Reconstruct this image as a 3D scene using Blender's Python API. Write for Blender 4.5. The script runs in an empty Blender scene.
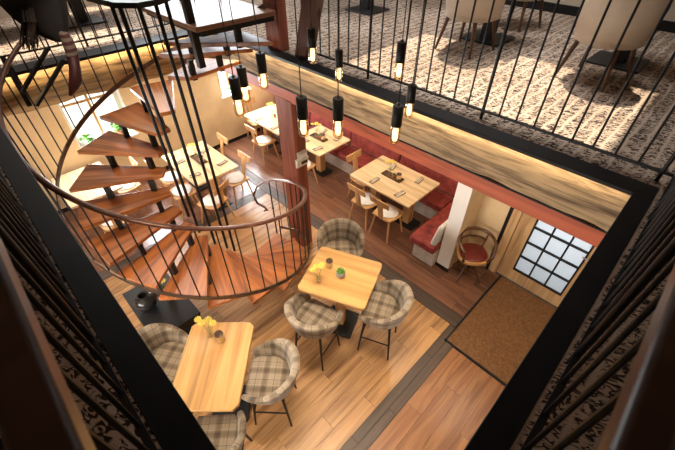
import bpy, math, random
from mathutils import Vector, Matrix
random.seed(7)
R = math.radians
scene = bpy.context.scene
COL = scene.collection

# ------------------------------------------------------------------ camera
CAM_H = 4.4
PITCH = R(42.45)
F_PX = 364.0
fh = Vector((1, 1, 0)).normalized(); rt = Vector((1, -1, 0)).normalized(); zz = Vector((0, 0, 1))
FW = fh * math.cos(PITCH) - zz * math.sin(PITCH)
UP = fh * math.sin(PITCH) + zz * math.cos(PITCH)
cam_d = bpy.data.cameras.new('camera'); cam = bpy.data.objects.new('camera', cam_d); COL.objects.link(cam)
cam_d.sensor_width = 36; cam_d.lens = F_PX / 675 * 36; cam_d.clip_start = .02
cam.matrix_world = Matrix(((rt.x, UP.x, -FW.x, 0), (rt.y, UP.y, -FW.y, 0), (rt.z, UP.z, -FW.z, CAM_H), (0, 0, 0, 1)))
cam_d.dof.use_dof = True; cam_d.dof.focus_distance = 4.2; cam_d.dof.aperture_fstop = 5.6
scene.camera = cam

# ------------------------------------------------------------------ world, lights, exposure
scene.view_settings.view_transform = 'Standard'; scene.view_settings.look = 'None'
scene.view_settings.gamma = 1; scene.view_settings.use_curve_mapping = False
scene.view_settings.exposure = 0.22
w = bpy.data.worlds.new('World'); scene.world = w; w.use_nodes = True
bg = w.node_tree.nodes['Background']; bg.inputs[0].default_value = (.82, .91, 1, 1); bg.inputs[1].default_value = 1.5

def area(name, loc, target, sx, sy, power, col=(1, 1, 1), spread=180):
    l = bpy.data.lights.new(name, 'AREA'); l.shape = 'RECTANGLE'; l.size = sx; l.size_y = sy; l.energy = power; l.color = col
    l.spread = R(spread)
    o = bpy.data.objects.new(name, l); COL.objects.link(o); o.location = loc
    o.rotation_euler = (Vector(target) - Vector(loc)).to_track_quat('-Z', 'Y').to_euler()
    return o
def spot(name, loc, target, power, col, angle=90, blend=.6, size=.06):
    l = bpy.data.lights.new(name, 'SPOT'); l.energy = power; l.color = col; l.spot_size = R(angle); l.spot_blend = blend; l.shadow_soft_size = size
    o = bpy.data.objects.new(name, l); COL.objects.link(o); o.location = loc
    o.rotation_euler = (Vector(target) - Vector(loc)).to_track_quat('-Z', 'Y').to_euler()
    return o
WARM = (1, .74, .46); WARM2 = (1, .83, .62); DAY = (.93, .97, 1)
sun = bpy.data.lights.new('sun', 'SUN'); sun.energy = 6.5; sun.angle = R(1); sun.color = (1, .86, .66)
so = bpy.data.objects.new('sun', sun); COL.objects.link(so)
so.rotation_euler = Vector((-.32, -.24, -1.0)).to_track_quat('-Z', 'Y').to_euler()
# daylight in the window openings of the lower dining room
area('window_daylight_one', (1.27, 7.22, 1.5), (1.6, 4.5, .3), .9, .8, 72, DAY)
area('window_daylight_two', (4.05, 7.22, 1.6), (3.9, 4.5, .3), .6, .8, 70, DAY)
area('window_daylight_three', (-1.2, 7.22, 1.6), (.6, 4.5, .3), 1.0, .8, 30, DAY)
area('side_window_daylight', (-2.85, 1.9, 1.55), (2.5, 1.7, 1.0), 3.4, 1.2, 120, (1, .93, .84), 150)
area('door_daylight', (5.1, .35, 1.4), (3, .35, .6), .9, 1.6, 17, DAY)
# daylight in the roof windows of the upper hall
area('roof_window_daylight', (4.7, 2.3, 6.1), (4.5, 2.2, 3), 1.6, 2.6, 40, (1, .95, .90), 100)
area('gable_window_daylight', (3.6, 7.55, 4.75), (3.2, 3.0, 3.2), 3.0, 2.0, 44, DAY, 120)
area('roof_window_daylight_two', (1.6, 6.6, 6.1), (1.6, 5.8, 3), 2.4, .9, 50, (1, .93, .84), 110)
# ceiling spotlights, the lower ones added to brighten the dining room (fixtures further down)
SPOTS_LOW = [(3.95, 3.0), (4.0, 4.8), (4.0, 6.2), (2.2, 6.0), (.7, 6.0), (3.25, 1.5), (3.4, .3), (-.9, 1.8), (-.9, 3.6), (3.3, 4.1), (1.3, -.7)]
SPOTS_UP = [(.92, 1.9), (1.3, 1.2), (1.6, 1.7), (1.0, 3.4), (1.6, 1.0), (1.3, 2.6)]
for i, (x, y) in enumerate(SPOTS_LOW):
    spot('added_ceiling_spot', (x, y, 2.70), (x, y, 0), 48, WARM2, 130, .8, .04)
for i, (x, y) in enumerate(SPOTS_UP):
    spot('hall_spot_light', (x, y, 6.02), (x, y, 0), 225, WARM2, 34, .6, .05)

# ------------------------------------------------------------------ camera maths used to stand things at measured places
CAM = Vector((0, 0, CAM_H))
def ray(px, py): return FW + rt * ((px - 337.5) / F_PX) - UP * ((py - 225) / F_PX)
def at(px, py, z):
    d = ray(px, py); return CAM + d * ((z - CAM_H) / d.z)
def atd(px, py, depth): return CAM + ray(px, py) * depth

# ------------------------------------------------------------------ materials
MATS = {}
def nodes_of(name):
    m = bpy.data.materials.new(name); m.use_nodes = True; nt = m.node_tree
    return m, nt, nt.nodes['Principled BSDF']
def N(nt, t, **kw):
    n = nt.nodes.new(t)
    for k, v in kw.items():
        if k.startswith('i_'): n.inputs[k[2:].replace('_', ' ')].default_value = v
        else: setattr(n, k, v)
    return n
def ramp(nt, stops, interp='LINEAR'):
    n = nt.nodes.new('ShaderNodeValToRGB'); cr = n.color_ramp; cr.interpolation = interp
    while len(cr.elements) < len(stops): cr.elements.new(.5)
    for e, (p, c) in zip(cr.elements, stops):
        e.position = p; e.color = (*c, 1) if len(c) == 3 else c
    return n
def math_n(nt, op, a, b=None, c=None):
    n = nt.nodes.new('ShaderNodeMath'); n.operation = op
    for i, v in enumerate((a, b, c)):
        if v is None: continue
        if isinstance(v, (int, float)): n.inputs[i].default_value = v
        else: nt.links.new(v, n.inputs[i])
    return n.outputs[0]
def plain(name, col, rough=.5, metal=0, noise=.12, nscale=12, bump=0, spec=.5):
    if name in MATS: return MATS[name]
    m, nt, b = nodes_of(name)
    tc = N(nt, 'ShaderNodeTexCoord'); nz = N(nt, 'ShaderNodeTexNoise', i_Scale=nscale, i_Detail=4.0)
    nt.links.new(tc.outputs['Object'], nz.inputs['Vector'])
    lo = tuple(c * (1 - noise) for c in col); hi = tuple(min(1, c * (1 + noise)) for c in col)
    rp = ramp(nt, [(.3, lo), (.7, hi)]); nt.links.new(nz.outputs['Fac'], rp.inputs[0]); nt.links.new(rp.outputs[0], b.inputs['Base Color'])
    b.inputs['Roughness'].default_value = rough; b.inputs['Metallic'].default_value = metal; b.inputs['Specular IOR Level'].default_value = spec
    if bump:
        bp = N(nt, 'ShaderNodeBump', i_Strength=bump, i_Distance=.01); nt.links.new(nz.outputs['Fac'], bp.inputs['Height']); nt.links.new(bp.outputs[0], b.inputs['Normal'])
    MATS[name] = m; return m
def wood(name, dark, light, grain='X', scale=9.0, rough=.4, vary=.25, bump=.08, stretch=14, knots=True):
    if name in MATS: return MATS[name]
    m, nt, b = nodes_of(name); L = nt.links.new
    tc = N(nt, 'ShaderNodeTexCoord'); oi = N(nt, 'ShaderNodeObjectInfo')
    mp = N(nt, 'ShaderNodeMapping'); s = [scale, scale, scale]; s['XYZ'.index(grain)] = scale / stretch; mp.inputs['Scale'].default_value = s
    sh = N(nt, 'ShaderNodeVectorMath', operation='ADD'); L(tc.outputs['Object'], sh.inputs[0])
    cm = N(nt, 'ShaderNodeCombineXYZ')
    r10 = math_n(nt, 'MULTIPLY', oi.outputs['Random'], 37.0)
    for i in range(3): L(r10, cm.inputs[i])
    L(cm.outputs[0], sh.inputs[1]); L(sh.outputs[0], mp.inputs['Vector'])
    nz = N(nt, 'ShaderNodeTexNoise', i_Scale=1.0, i_Detail=7.0, i_Roughness=.62, i_Distortion=1.2); L(mp.outputs[0], nz.inputs['Vector'])
    mid = tuple((a + c) / 2 for a, c in zip(dark, light))
    rp = ramp(nt, [(.28, dark), (.45, mid), (.56, light), (.72, tuple(min(1, c * 1.08) for c in light))]); L(nz.outputs['Fac'], rp.inputs[0])
    col = rp.outputs[0]
    if knots:
        n2 = N(nt, 'ShaderNodeTexNoise', i_Scale=.55, i_Detail=2.0, i_Distortion=2.5); L(mp.outputs[0], n2.inputs['Vector'])
        r2 = ramp(nt, [(.30, (.45, .40, .36)), (.42, (1, 1, 1))]); L(n2.outputs['Fac'], r2.inputs[0])
        mx = N(nt, 'ShaderNodeMix', data_type='RGBA', blend_type='MULTIPLY'); mx.inputs[0].default_value = .7
        L(col, mx.inputs[6]); L(r2.outputs[0], mx.inputs[7]); col = mx.outputs[2]
    hs = N(nt, 'ShaderNodeHueSaturation'); L(col, hs.inputs['Color'])
    v = math_n(nt, 'MULTIPLY_ADD', oi.outputs['Random'], 2 * vary, 1 - vary); L(v, hs.inputs['Value'])
    L(hs.outputs[0], b.inputs['Base Color']); b.inputs['Roughness'].default_value = rough
    bp = N(nt, 'ShaderNodeBump', i_Strength=bump, i_Distance=.008); L(nz.outputs['Fac'], bp.inputs['Height']); L(bp.outputs[0], b.inputs['Normal'])
    MATS[name] = m; return m
def emit(name, col, s):
    if name in MATS: return MATS[name]
    m, nt, b = nodes_of(name)
    b.inputs['Base Color'].default_value = (*col, 1); b.inputs['Emission Color'].default_value = (*col, 1); b.inputs['Emission Strength'].default_value = s
    MATS[name] = m; return m
def glass(name, tint=(1, 1, 1), mixf=.12, rough=.02):
    if name in MATS: return MATS[name]
    m, nt, b = nodes_of(name); out = nt.nodes['Material Output']
    tr = N(nt, 'ShaderNodeBsdfTransparent'); tr.inputs[0].default_value = (*tint, 1)
    gl = N(nt, 'ShaderNodeBsdfGlossy'); gl.inputs['Roughness'].default_value = rough
    lw = N(nt, 'ShaderNodeLayerWeight', i_Blend=.3); f = math_n(nt, 'MULTIPLY_ADD', lw.outputs['Facing'], .55, mixf * .5)
    mx = N(nt, 'ShaderNodeMixShader'); nt.links.new(f, mx.inputs[0]); nt.links.new(tr.outputs[0], mx.inputs[1]); nt.links.new(gl.outputs[0], mx.inputs[2])
    nt.links.new(mx.outputs[0], out.inputs[0]); MATS[name] = m; return m
def frosted(name):
    m, nt, b = nodes_of(name); out = nt.nodes['Material Output']
    tl = N(nt, 'ShaderNodeBsdfTranslucent'); tl.inputs[0].default_value = (.58, .61, .64, 1)
    df = N(nt, 'ShaderNodeBsdfGlossy'); df.inputs[0].default_value = (.9, .93, .96, 1); df.inputs['Roughness'].default_value = .15
    mx = N(nt, 'ShaderNodeMixShader'); mx.inputs[0].default_value = .12
    nt.links.new(tl.outputs[0], mx.inputs[1]); nt.links.new(df.outputs[0], mx.inputs[2]); nt.links.new(mx.outputs[0], out.inputs[0])
    MATS[name] = m; return m

def tartan():
    m, nt, b = nodes_of('tartan'); L = nt.links.new
    uv = N(nt, 'ShaderNodeUVMap'); sp = N(nt, 'ShaderNodeSeparateXYZ'); L(uv.outputs[0], sp.inputs[0])
    facs = []
    for ax in (0, 1):
        fr = math_n(nt, 'FRACT', math_n(nt, 'MULTIPLY', sp.outputs[ax], 5.2))
        rp = ramp(nt, [(0, (.24,) * 3), (.16, (.52,) * 3), (.30, (.56,) * 3), (.40, (.40,) * 3), (.44, (.34,) * 3), (.455, (.08,) * 3), (.475, (.32,) * 3), (.72, (.30,) * 3), (.745, (.62,) * 3), (.77, (.28,) * 3)], 'LINEAR')
        L(fr, rp.inputs[0]); facs.append(rp.outputs[0])
    mx = N(nt, 'ShaderNodeMix', data_type='RGBA', blend_type='MIX'); mx.inputs[0].default_value = .5
    L(facs[0], mx.inputs[6]); L(facs[1], mx.inputs[7])
    tc = N(nt, 'ShaderNodeTexCoord'); nz = N(nt, 'ShaderNodeTexNoise', i_Scale=260.0, i_Detail=2.0); L(tc.outputs['Object'], nz.inputs['Vector'])
    f2 = math_n(nt, 'ADD', mx.outputs[2], math_n(nt, 'MULTIPLY_ADD', nz.outputs['Fac'], .24, -.12))
    rc = ramp(nt, [(.10, (.60, .51, .40)), (.26, (.37, .30, .22)), (.40, (.21, .16, .11)), (.56, (.075, .052, .034))]); L(f2, rc.inputs[0])
    L(rc.outputs[0], b.inputs['Base Color']); b.inputs['Roughness'].default_value = .9
    b.inputs['Sheen Weight'].default_value = .35; b.inputs['Sheen Roughness'].default_value = .4
    MATS['tartan'] = m; return m

def carpet():
    m, nt, b = nodes_of('script_carpet'); L = nt.links.new
    tc = N(nt, 'ShaderNodeTexCoord')
    nz = N(nt, 'ShaderNodeTexNoise', i_Scale=9.0, i_Detail=2.0); L(tc.outputs['Object'], nz.inputs['Vector'])
    wv = N(nt, 'ShaderNodeVectorMath', operation='MULTIPLY_ADD'); L(nz.outputs['Color'], wv.inputs[0]); wv.inputs[1].default_value = (.05, .05, 0); L(tc.outputs['Object'], wv.inputs[2])
    sp = N(nt, 'ShaderNodeSeparateXYZ'); L(wv.outputs[0], sp.inputs[0])
    ROW = .105
    v = math_n(nt, 'DIVIDE', sp.outputs[1], ROW); row = math_n(nt, 'FLOOR', v); vf = math_n(nt, 'SUBTRACT', math_n(nt, 'FRACT', v), .5)
    rnd = N(nt, 'ShaderNodeTexWhiteNoise', noise_dimensions='1D'); L(row, rnd.inputs['W'])
    u = math_n(nt, 'ADD', sp.outputs[0], math_n(nt, 'MULTIPLY', rnd.outputs['Value'], 7.0))
    # handwriting: slanted scribbles gathered in rows
    cb = N(nt, 'ShaderNodeCombineXYZ')
    L(math_n(nt, 'MULTIPLY', math_n(nt, 'ADD', u, math_n(nt, 'MULTIPLY', vf, .035)), 40.0), cb.inputs[0]); L(math_n(nt, 'MULTIPLY', vf, 1.7), cb.inputs[1]); L(math_n(nt, 'MULTIPLY', row, 3.7), cb.inputs[2])
    n3 = N(nt, 'ShaderNodeTexNoise', i_Scale=1.0, i_Detail=1.0, i_Distortion=1.1); L(cb.outputs[0], n3.inputs['Vector'])
    d = math_n(nt, 'ABSOLUTE', math_n(nt, 'SUBTRACT', n3.outputs['Fac'], .5))
    line = ramp(nt, [(.05, (1, 1, 1)), (.08, (0, 0, 0))]); L(d, line.inputs[0])
    band = ramp(nt, [(.36, (1, 1, 1)), (.46, (0, 0, 0))]); L(math_n(nt, 'ABSOLUTE', vf), band.inputs[0])
    stroke = N(nt, 'ShaderNodeMix', data_type='RGBA', blend_type='MULTIPLY'); stroke.inputs[0].default_value = 1
    L(line.outputs[0], stroke.inputs[6]); L(band.outputs[0], stroke.inputs[7])
    fine = N(nt, 'ShaderNodeTexNoise', i_Scale=420.0, i_Detail=2.0); L(tc.outputs['Object'], fine.inputs['Vector'])
    big = N(nt, 'ShaderNodeTexNoise', i_Scale=1.2, i_Detail=2.0); L(tc.outputs['Object'], big.inputs['Vector'])
    base = ramp(nt, [(.35, (.40, .30, .225)), (.65, (.56, .45, .36))]); L(big.outputs['Fac'], base.inputs[0])
    mx = N(nt, 'ShaderNodeMix', data_type='RGBA'); L(stroke.outputs[2], mx.inputs[0]); L(base.outputs[0], mx.inputs[6]); mx.inputs[7].default_value = (.045, .03, .026, 1)
    hs = N(nt, 'ShaderNodeHueSaturation'); L(mx.outputs[2], hs.inputs['Color']); L(math_n(nt, 'MULTIPLY_ADD', fine.outputs['Fac'], .7, .65), hs.inputs['Value'])
    L(hs.outputs[0], b.inputs['Base Color']); b.inputs['Roughness'].default_value = .95; b.inputs['Specular IOR Level'].default_value = .1
    bp = N(nt, 'ShaderNodeBump', i_Strength=.4, i_Distance=.004); L(fine.outputs['Fac'], bp.inputs['Height']); L(bp.outputs[0], b.inputs['Normal'])
    MATS['carpet'] = m; return m

OAK_L = wood('light_oak_plank', (.20, .085, .030), (.45, .245, .10), 'X', 9, .34, .15, .05)
OAK_O = wood('orange_oak_plank', (.18, .066, .023), (.35, .155, .060), 'X', 9, .34, .14, .05)
OAK_D = wood('dark_walnut_plank', (.10, .042, .024), (.24, .11, .064), 'Y', 8, .30, .14, .05)
STRIPE = wood('charcoal_strip_plank', (.036, .021, .014), (.078, .048, .033), 'X', 8, .45, .12, .05)
TREAD = wood('varnished_tread', (.17, .042, .010), (.44, .145, .036), 'X', 7, .33, .14, .03)
OAKTOP = wood('oiled_oak_top', (.45, .22, .062), (.68, .385, .135), 'X', 6, .40, .06, .02, 18)
CHAIRW = wood('honey_beech', (.46, .235, .085), (.66, .38, .16), 'Z', 7, .42, .12, .02)
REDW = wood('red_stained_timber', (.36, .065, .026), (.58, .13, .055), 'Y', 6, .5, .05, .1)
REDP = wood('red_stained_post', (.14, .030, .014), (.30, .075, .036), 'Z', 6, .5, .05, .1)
DOORW = wood('pale_oak_door', (.40, .23, .10), (.60, .38, .19), 'Z', 7, .45, .05, .03)
FASCIA = wood('rough_sawn_fascia', (.055, .033, .02), (.43, .305, .18), 'Y', 17, .8, .03, 0, 12, True)
FASCIAX = wood('rough_sawn_log', (.035, .018, .008), (.50, .32, .15), 'X', 8, .8, .03, 0, 7, True)
WALNUT = wood('dark_walnut_leg', (.05, .025, .014), (.13, .065, .036), 'Z', 9, .4, .1, .02)
BENT = wood('bentwood_brown', (.05, .02, .009), (.115, .05, .022), 'Z', 9, .35, .05, .02)
HANDRAILM = wood('handrail_dark', (.030, .016, .012), (.060, .032, .024), 'Y', 6, .32, .05, .02)
BLACK = plain('black_powder_steel', (.009, .009, .010), .42, .2, .25, 30, 0, .4)
BLACKG = plain('black_gloss_nosing', (.006, .006, .007), .5, 0, .35, 5, 0, .22)
BRONZE = plain('bronzed_steel', (.13, .085, .06), .34, .75, .3, 14)
RAILBR = plain('brown_handrail', (.13, .05, .027), .28, .25, .3, 14)
CAST = plain('black_cast_base', (.012, .012, .013), .5, .2)
PLASTER = plain('cream_plaster', (.70, .53, .32), .9, 0, .09, 3.0, .15)
PLASTERW = plain('white_paint', (.82, .80, .77), .6, 0, .03, 6)
PLASTUP = plain('beige_wall_paint', (.50, .42, .33), .9, 0, .05, 3)
CEILM = plain('ceiling_plaster', (.62, .55, .46), .9, 0, .05, 3)
REDV = plain('red_velvet', (.24, .032, .024), .75, 0, .45, 9, .05)
LEATHER = plain('oxblood_leather', (.15, .016, .012), .38, 0, .3, 16)
BEIGEL = plain('beige_leather', (.52, .43, .34), .5, 0, .06, 10)
PAD = plain('white_felt_pad', (.72, .70, .68), .95, 0, .1, 40)
GREYP = plain('slate_felt_pad', (.16, .17, .19), .95, 0, .1, 40)
GREYC = plain('light_grey_cushion', (.62, .59, .55), .95, 0, .06, 30)
PANEL = plain('limed_bench_base', (.50, .42, .35), .6, 0, .2, 8)
COIR = plain('brown_coir', (.205, .105, .047), 1, 0, .25, 35, .6, .05)
STONEP = plain('grey_stone_pot', (.26, .23, .21), .7, 0, .15, 30)
CERW = plain('white_ceramic', (.85, .84, .80), .25, 0, .03)
LEAF = plain('green_leaf', (.10, .26, .035), .5, 0, .4, 25)
LEAFD = plain('dark_green_leaf', (.045, .12, .03), .5, 0, .4, 25)
YELLOW = plain('yellow_petal', (.80, .62, .12), .6, 0, .12, 40)
STEM = plain('stem_green', (.16, .26, .06), .6)
STEEL = plain('brushed_cutlery', (.55, .54, .52), .25, 1, .1)
NAPK = plain('brown_napkin_sleeve', (.20, .14, .09), .8, 0, .2, 40)
NAPW = plain('cream_napkin', (.75, .68, .56), .9, 0, .06, 40)
WAX = plain('amber_candle_wax', (.75, .45, .13), .4, 0, .1)
TERRA = plain('terracotta', (.48, .20, .09), .8, 0, .15, 20)
GLASS = glass('clear_glass'); AMBER = glass('amber_glass', (1, .82, .55), .35); WINGL = glass('window_glass', (1, 1, 1), .05)
FROST = frosted('white_glazing')
FIL = emit('filament_glow', (1, .70, .36), 30); BULBGLOW = emit('bulb_core_glow', (1, .86, .62), 2.6)
LEDM = emit('warm_led', (1, .76, .44), 42); DOWNM = emit('spot_lens', (1, .85, .65), 6)
CLOTH = plain('black_robe_cloth', (.006, .005, .0055), .9, 0, .4, 20)
HAIR = plain('brown_straw_hair', (.025, .014, .009), .9, 0, .5, 50, .6)
BOOT = plain('maroon_boot', (.06, .010, .014), .5, 0, .3, 20)
TARTAN = tartan(); CARPET = carpet()

def striped():
    m, nt, b = nodes_of('striped_stocking'); tc = N(nt, 'ShaderNodeTexCoord'); sp = N(nt, 'ShaderNodeSeparateXYZ'); nt.links.new(tc.outputs['Object'], sp.inputs[0])
    fr = math_n(nt, 'FRACT', math_n(nt, 'MULTIPLY', sp.outputs[2], 24.0)); rp = ramp(nt, [(0, (.16, .12, .11)), (.5, (.06, .016, .018))], 'CONSTANT')
    nt.links.new(fr, rp.inputs[0]); nt.links.new(rp.outputs[0], b.inputs['Base Color']); b.inputs['Roughness'].default_value = .9; return m
STRIPES = striped()

# ------------------------------------------------------------------ mesh builder
class MB:
    def __init__(s): s.v = []; s.f = []; s.uv = {}
    def quadbox(s, P):           # 8 points, bottom 4 then top 4 (ccw)
        b = len(s.v); s.v += [tuple(p) for p in P]
        for q in ((3, 2, 1, 0), (4, 5, 6, 7), (0, 1, 5, 4), (1, 2, 6, 5), (2, 3, 7, 6), (3, 0, 4, 7)): s.f.append(tuple(b + i for i in q))
        return s
    def box(s, x0, x1, y0, y1, z0, z1):
        return s.quadbox([(x0, y0, z0), (x1, y0, z0), (x1, y1, z0), (x0, y1, z0), (x0, y0, z1), (x1, y0, z1), (x1, y1, z1), (x0, y1, z1)])
    def prism(s, poly, z0, z1):
        b = len(s.v); n = len(poly)
        s.v += [(x, y, z0) for x, y in poly] + [(x, y, z1) for x, y in poly]
        s.f.append(tuple(b + i for i in reversed(range(n)))); s.f.append(tuple(b + n + i for i in range(n)))
        for i in range(n): j = (i + 1) % n; s.f.append((b + i, b + j, b + n + j, b + n + i))
        return s
    def loft(s, rings, cap=True, closed=False):
        n = len(rings[0]); b = len(s.v)
        for r_ in rings: s.v += [tuple(p) for p in r_]
        m = len(rings)
        for k in range(m if closed else m - 1):
            a = b + k * n; c = b + ((k + 1) % m) * n
            for i in range(n): j = (i + 1) % n; s.f.append((a + i, a + j, c + j, c + i))
        if cap and not closed:
            s.f.append(tuple(b + i for i in reversed(range(n)))); s.f.append(tuple(b + (m - 1) * n + i for i in range(n)))
        return s
    def tube(s, pts, r, n=8, flat=None, upv=None):
        pts = [Vector(p) for p in pts]; rings = []
        for i, p in enumerate(pts):
            t = (pts[min(i + 1, len(pts) - 1)] - pts[max(i - 1, 0)]).normalized()
            u = Vector(upv) if upv else (Vector((0, 0, 1)) if abs(t.z) < .95 else Vector((1, 0, 0)))
            a = t.cross(u).normalized(); c = a.cross(t).normalized()
            rr = r[i] if isinstance(r, (list, tuple)) else r
            ra, rc = (rr, rr) if flat is None else (flat[0], flat[1])
            if n == 4: ring = [p + a * sx * ra + c * sy * rc for sx, sy in ((-1, -1), (1, -1), (1, 1), (-1, 1))]
            else: ring = [p + a * math.cos(2 * math.pi * k / n) * ra + c * math.sin(2 * math.pi * k / n) * rc for k in range(n)]
            rings.append(ring)
        return s.loft(rings)
    def cyl(s, p0, p1, r0, r1=None, n=12): return s.tube([p0, p1], [r0, r0 if r1 is None else r1], n)
    def lathe(s, prof, n=16, c=(0, 0, 0)):
        rings = [[(c[0] + r_ * math.cos(2 * math.pi * k / n), c[1] + r_ * math.sin(2 * math.pi * k / n), c[2] + z) for k in range(n)] for r_, z in prof]
        return s.loft(rings)
    def ball(s, c, rad, n=10, m=7):
        rad = (rad,) * 3 if isinstance(rad, (int, float)) else rad
        rings = []
        for i in range(m):
            t = math.pi * (i + .04 if i == 0 else i - .04 if i == m - 1 else i) / (m - 1)
            rings.append([(c[0] + rad[0] * math.sin(t) * math.cos(2 * math.pi * k / n), c[1] + rad[1] * math.sin(t) * math.sin(2 * math.pi * k / n), c[2] - rad[2] * math.cos(t)) for k in range(n)])
        return s.loft(rings)
    def mesh(s, name, mat, smooth=True, uv=None):
        me = bpy.data.meshes.new(name); me.from_pydata([tuple(v) for v in s.v], [], s.f); me.materials.append(mat)
        if uv:
            l = me.uv_layers.new(name='UVMap')
            for lp in me.loops: l.data[lp.index].uv = uv(s.v[lp.vertex_index])
        if smooth:
            me.polygons.foreach_set('use_smooth', [True] * len(me.polygons)); me.set_sharp_from_angle(angle=R(42))
        me.update(); return me
    def obj(s, name, mat, parent=None, bevel=0, uv=None, smooth=True, sub=0):
        return link(name, s.mesh(name, mat, smooth, uv), parent, bevel, sub)
def link(name, me, parent=None, bevel=0, sub=0):
    o = bpy.data.objects.new(name, me); COL.objects.link(o); o.parent = parent
    if bevel:
        md = o.modifiers.new('bevel', 'BEVEL'); md.width = bevel; md.segments = 2; md.limit_method = 'ANGLE'; md.angle_limit = R(40)
    if sub:
        md = o.modifiers.new('sub', 'SUBSURF'); md.levels = sub; md.render_levels = sub
    return o
def tag(o, label, cat=None, group=None, kind=None):
    o['label'] = label
    if cat: o['category'] = cat
    if group: o['group'] = group
    if kind: o['kind'] = kind
    return o
def empty(name, loc=(0, 0, 0), rz=0):
    o = bpy.data.objects.new(name, None); COL.objects.link(o); o.location = loc; o.rotation_euler = (0, 0, rz); o.empty_display_size = .1; return o
def struct(o, label=None):
    o['kind'] = 'structure'
    if label: o['label'] = label
    return o
def copy_tree(o, parent=None):
    c = o.copy(); COL.objects.link(c); c.parent = parent
    for ch in o.children: copy_tree(ch, c)
    return c
USED = set()
def place(proto, loc, rz, label, group=None):
    o = proto if proto.name not in USED else copy_tree(proto)
    USED.add(proto.name)
    o.location = loc; o.rotation_euler = (0, 0, rz); o['label'] = label
    if group: o['group'] = group
    return o

# ================================================================== STRUCTURE
ZU = 3.05                       # carpet level of the gallery
OX0, OX1, OY0, OY1 = -.01, 2.52, -.022, 4.95     # the opening
EX0, EX1, EY0, EY1 = -3.0, 6.75, -3.0, 7.6      # the house
struct(MB().box(-30, 40, -30, 40, -.6, -.3).obj('ground', plain('pale_paving', (.62, .60, .55), .9), smooth=False), 'pale paving outside the house')
floor = struct(MB().box(EX0, 5.4, EY0, 7.3, -.25, -.012).obj('floor', STRIPE, smooth=False), 'wooden plank floor of the lower dining room')

def planks(x0, x1, y0, y1, width, length, axis, mat, nm='plank', gap=.0016):
    """planks laid in staggered rows inside a rectangle; pieces are children of the floor"""
    (a0, a1, b0, b1) = (x0, x1, y0, y1) if axis == 'X' else (y0, y1, x0, x1)
    rows = max(1, round((b1 - b0) / width)); wd = (b1 - b0) / rows
    cache = {}
    for r_ in range(rows):
        s = a0 - (length * ((r_ * .37) % 1))
        while s < a1 - .01:
            p, q = max(s, a0), min(s + length, a1)
            s += length
            if q - p < .02: continue
            key = round(q - p, 3)
            ln, wi = (q - p) - gap, wd - gap
            if key not in cache:
                sx, sy = (ln, wi) if axis == 'X' else (wi, ln)
                mb = MB(); e = .002
                mb.loft([[(-sx/2, -sy/2, -.012), (sx/2, -sy/2, -.012), (sx/2, sy/2, -.012), (-sx/2, sy/2, -.012)],
                         [(-sx/2, -sy/2, -e), (sx/2, -sy/2, -e), (sx/2, sy/2, -e), (-sx/2, sy/2, -e)],
                         [(-sx/2+e, -sy/2+e, 0), (sx/2-e, -sy/2+e, 0), (sx/2-e, sy/2-e, 0), (-sx/2+e, sy/2-e, 0)]])
                cache[key] = mb.mesh(nm, mat, False)
            o = link(nm, cache[key], floor); c = b0 + (r_ + .5) * wd
            o.location = ((p + q) / 2, c, 0) if axis == 'X' else (c, (p + q) / 2, 0)
planks(-1.2, 3.07, .87, 5.05, .19, 1.35, 'X', OAK_L)
planks(-.6, 2.79, -.75, .655, .19, 1.35, 'X', OAK_O)
planks(3.29, 5.15, 1.0, 7.25, .19, 1.6, 'Y', OAK_D)
planks(3.29, 4.36, .80, 1.0, .2, 1.07, 'X', OAK_D)
planks(-1.2, 3.07, 5.27, 7.25, .19, 1.6, 'X', OAK_D)
planks(-1.2, 3.07, .66, .868, .104, 1.4, 'X', STRIPE)
planks(3.075, 3.285, .8, 7.2, .105, 1.6, 'Y', wood('charcoal_strip_cross', (.036, .021, .014), (.078, .048, .033), 'Y', 8, .45, .12, .05))
planks(-1.2, 3.07, 5.055, 5.265, .105, 1.4, 'X', STRIPE)

# upper slab with carpet
sl = MB()
for b in ((EX0, EX1, EY0, OY0 - .04), (EX0, EX1, OY1 + .16, EY1), (EX0, OX0 - .04, OY0 - .04, OY1 + .16), (OX1 + .13, EX1, OY0 - .04, OY1 + .16)):
    sl.box(*b, 2.80, ZU)
struct(sl.obj('floor_upper', CARPET, smooth=False), 'gallery floor with beige carpet patterned in dark handwriting')
ce = MB()
for b in ((EX0, EX1, EY0, OY0 - .05), (EX0, EX1, OY1 + .19, EY1), (EX0, OX0 - .05, OY0 - .05, OY1 + .19), (OX1 + .12, EX1, OY0 - .05, OY1 + .19)):
    ce.box(*b, 2.74, 2.80)
struct(ce.obj('ceiling', CEILM, smooth=False), 'plastered ceiling under the gallery')
# black nosing round the opening (mitred strips)
NO = {1: (.16, 'A'), 2: (.11, 'B'), 3: (.125, 'C'), 4: (.24, 'D')}
wa, wb, wc, wd_ = .16, .105, .125, .26
I4 = [(OX0, OY0), (OX1, OY0), (OX1, OY1), (OX0, OY1)]
O4 = [(OX0 - wc, OY0 - wb), (OX1 + wa, OY0 - wb), (OX1 + wa, OY1 + wd_), (OX0 - wc, OY1 + wd_)]
for n_, (i, j, lab) in enumerate(((1, 2, 'black nosing along the gallery edge above the red beam'), (0, 1, 'black nosing along the gallery edge above the doormat'), (3, 0, 'black nosing along the gallery edge above the front bar table'), (2, 3, 'black nosing along the gallery edge above the window wall'))):
    struct(MB().prism([I4[i], O4[i], O4[j], I4[j]] if True else None, 3.026, ZU + .006).obj(f'trim_{n_+1}', BLACKG, bevel=.003), lab)
seam = MB()
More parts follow.
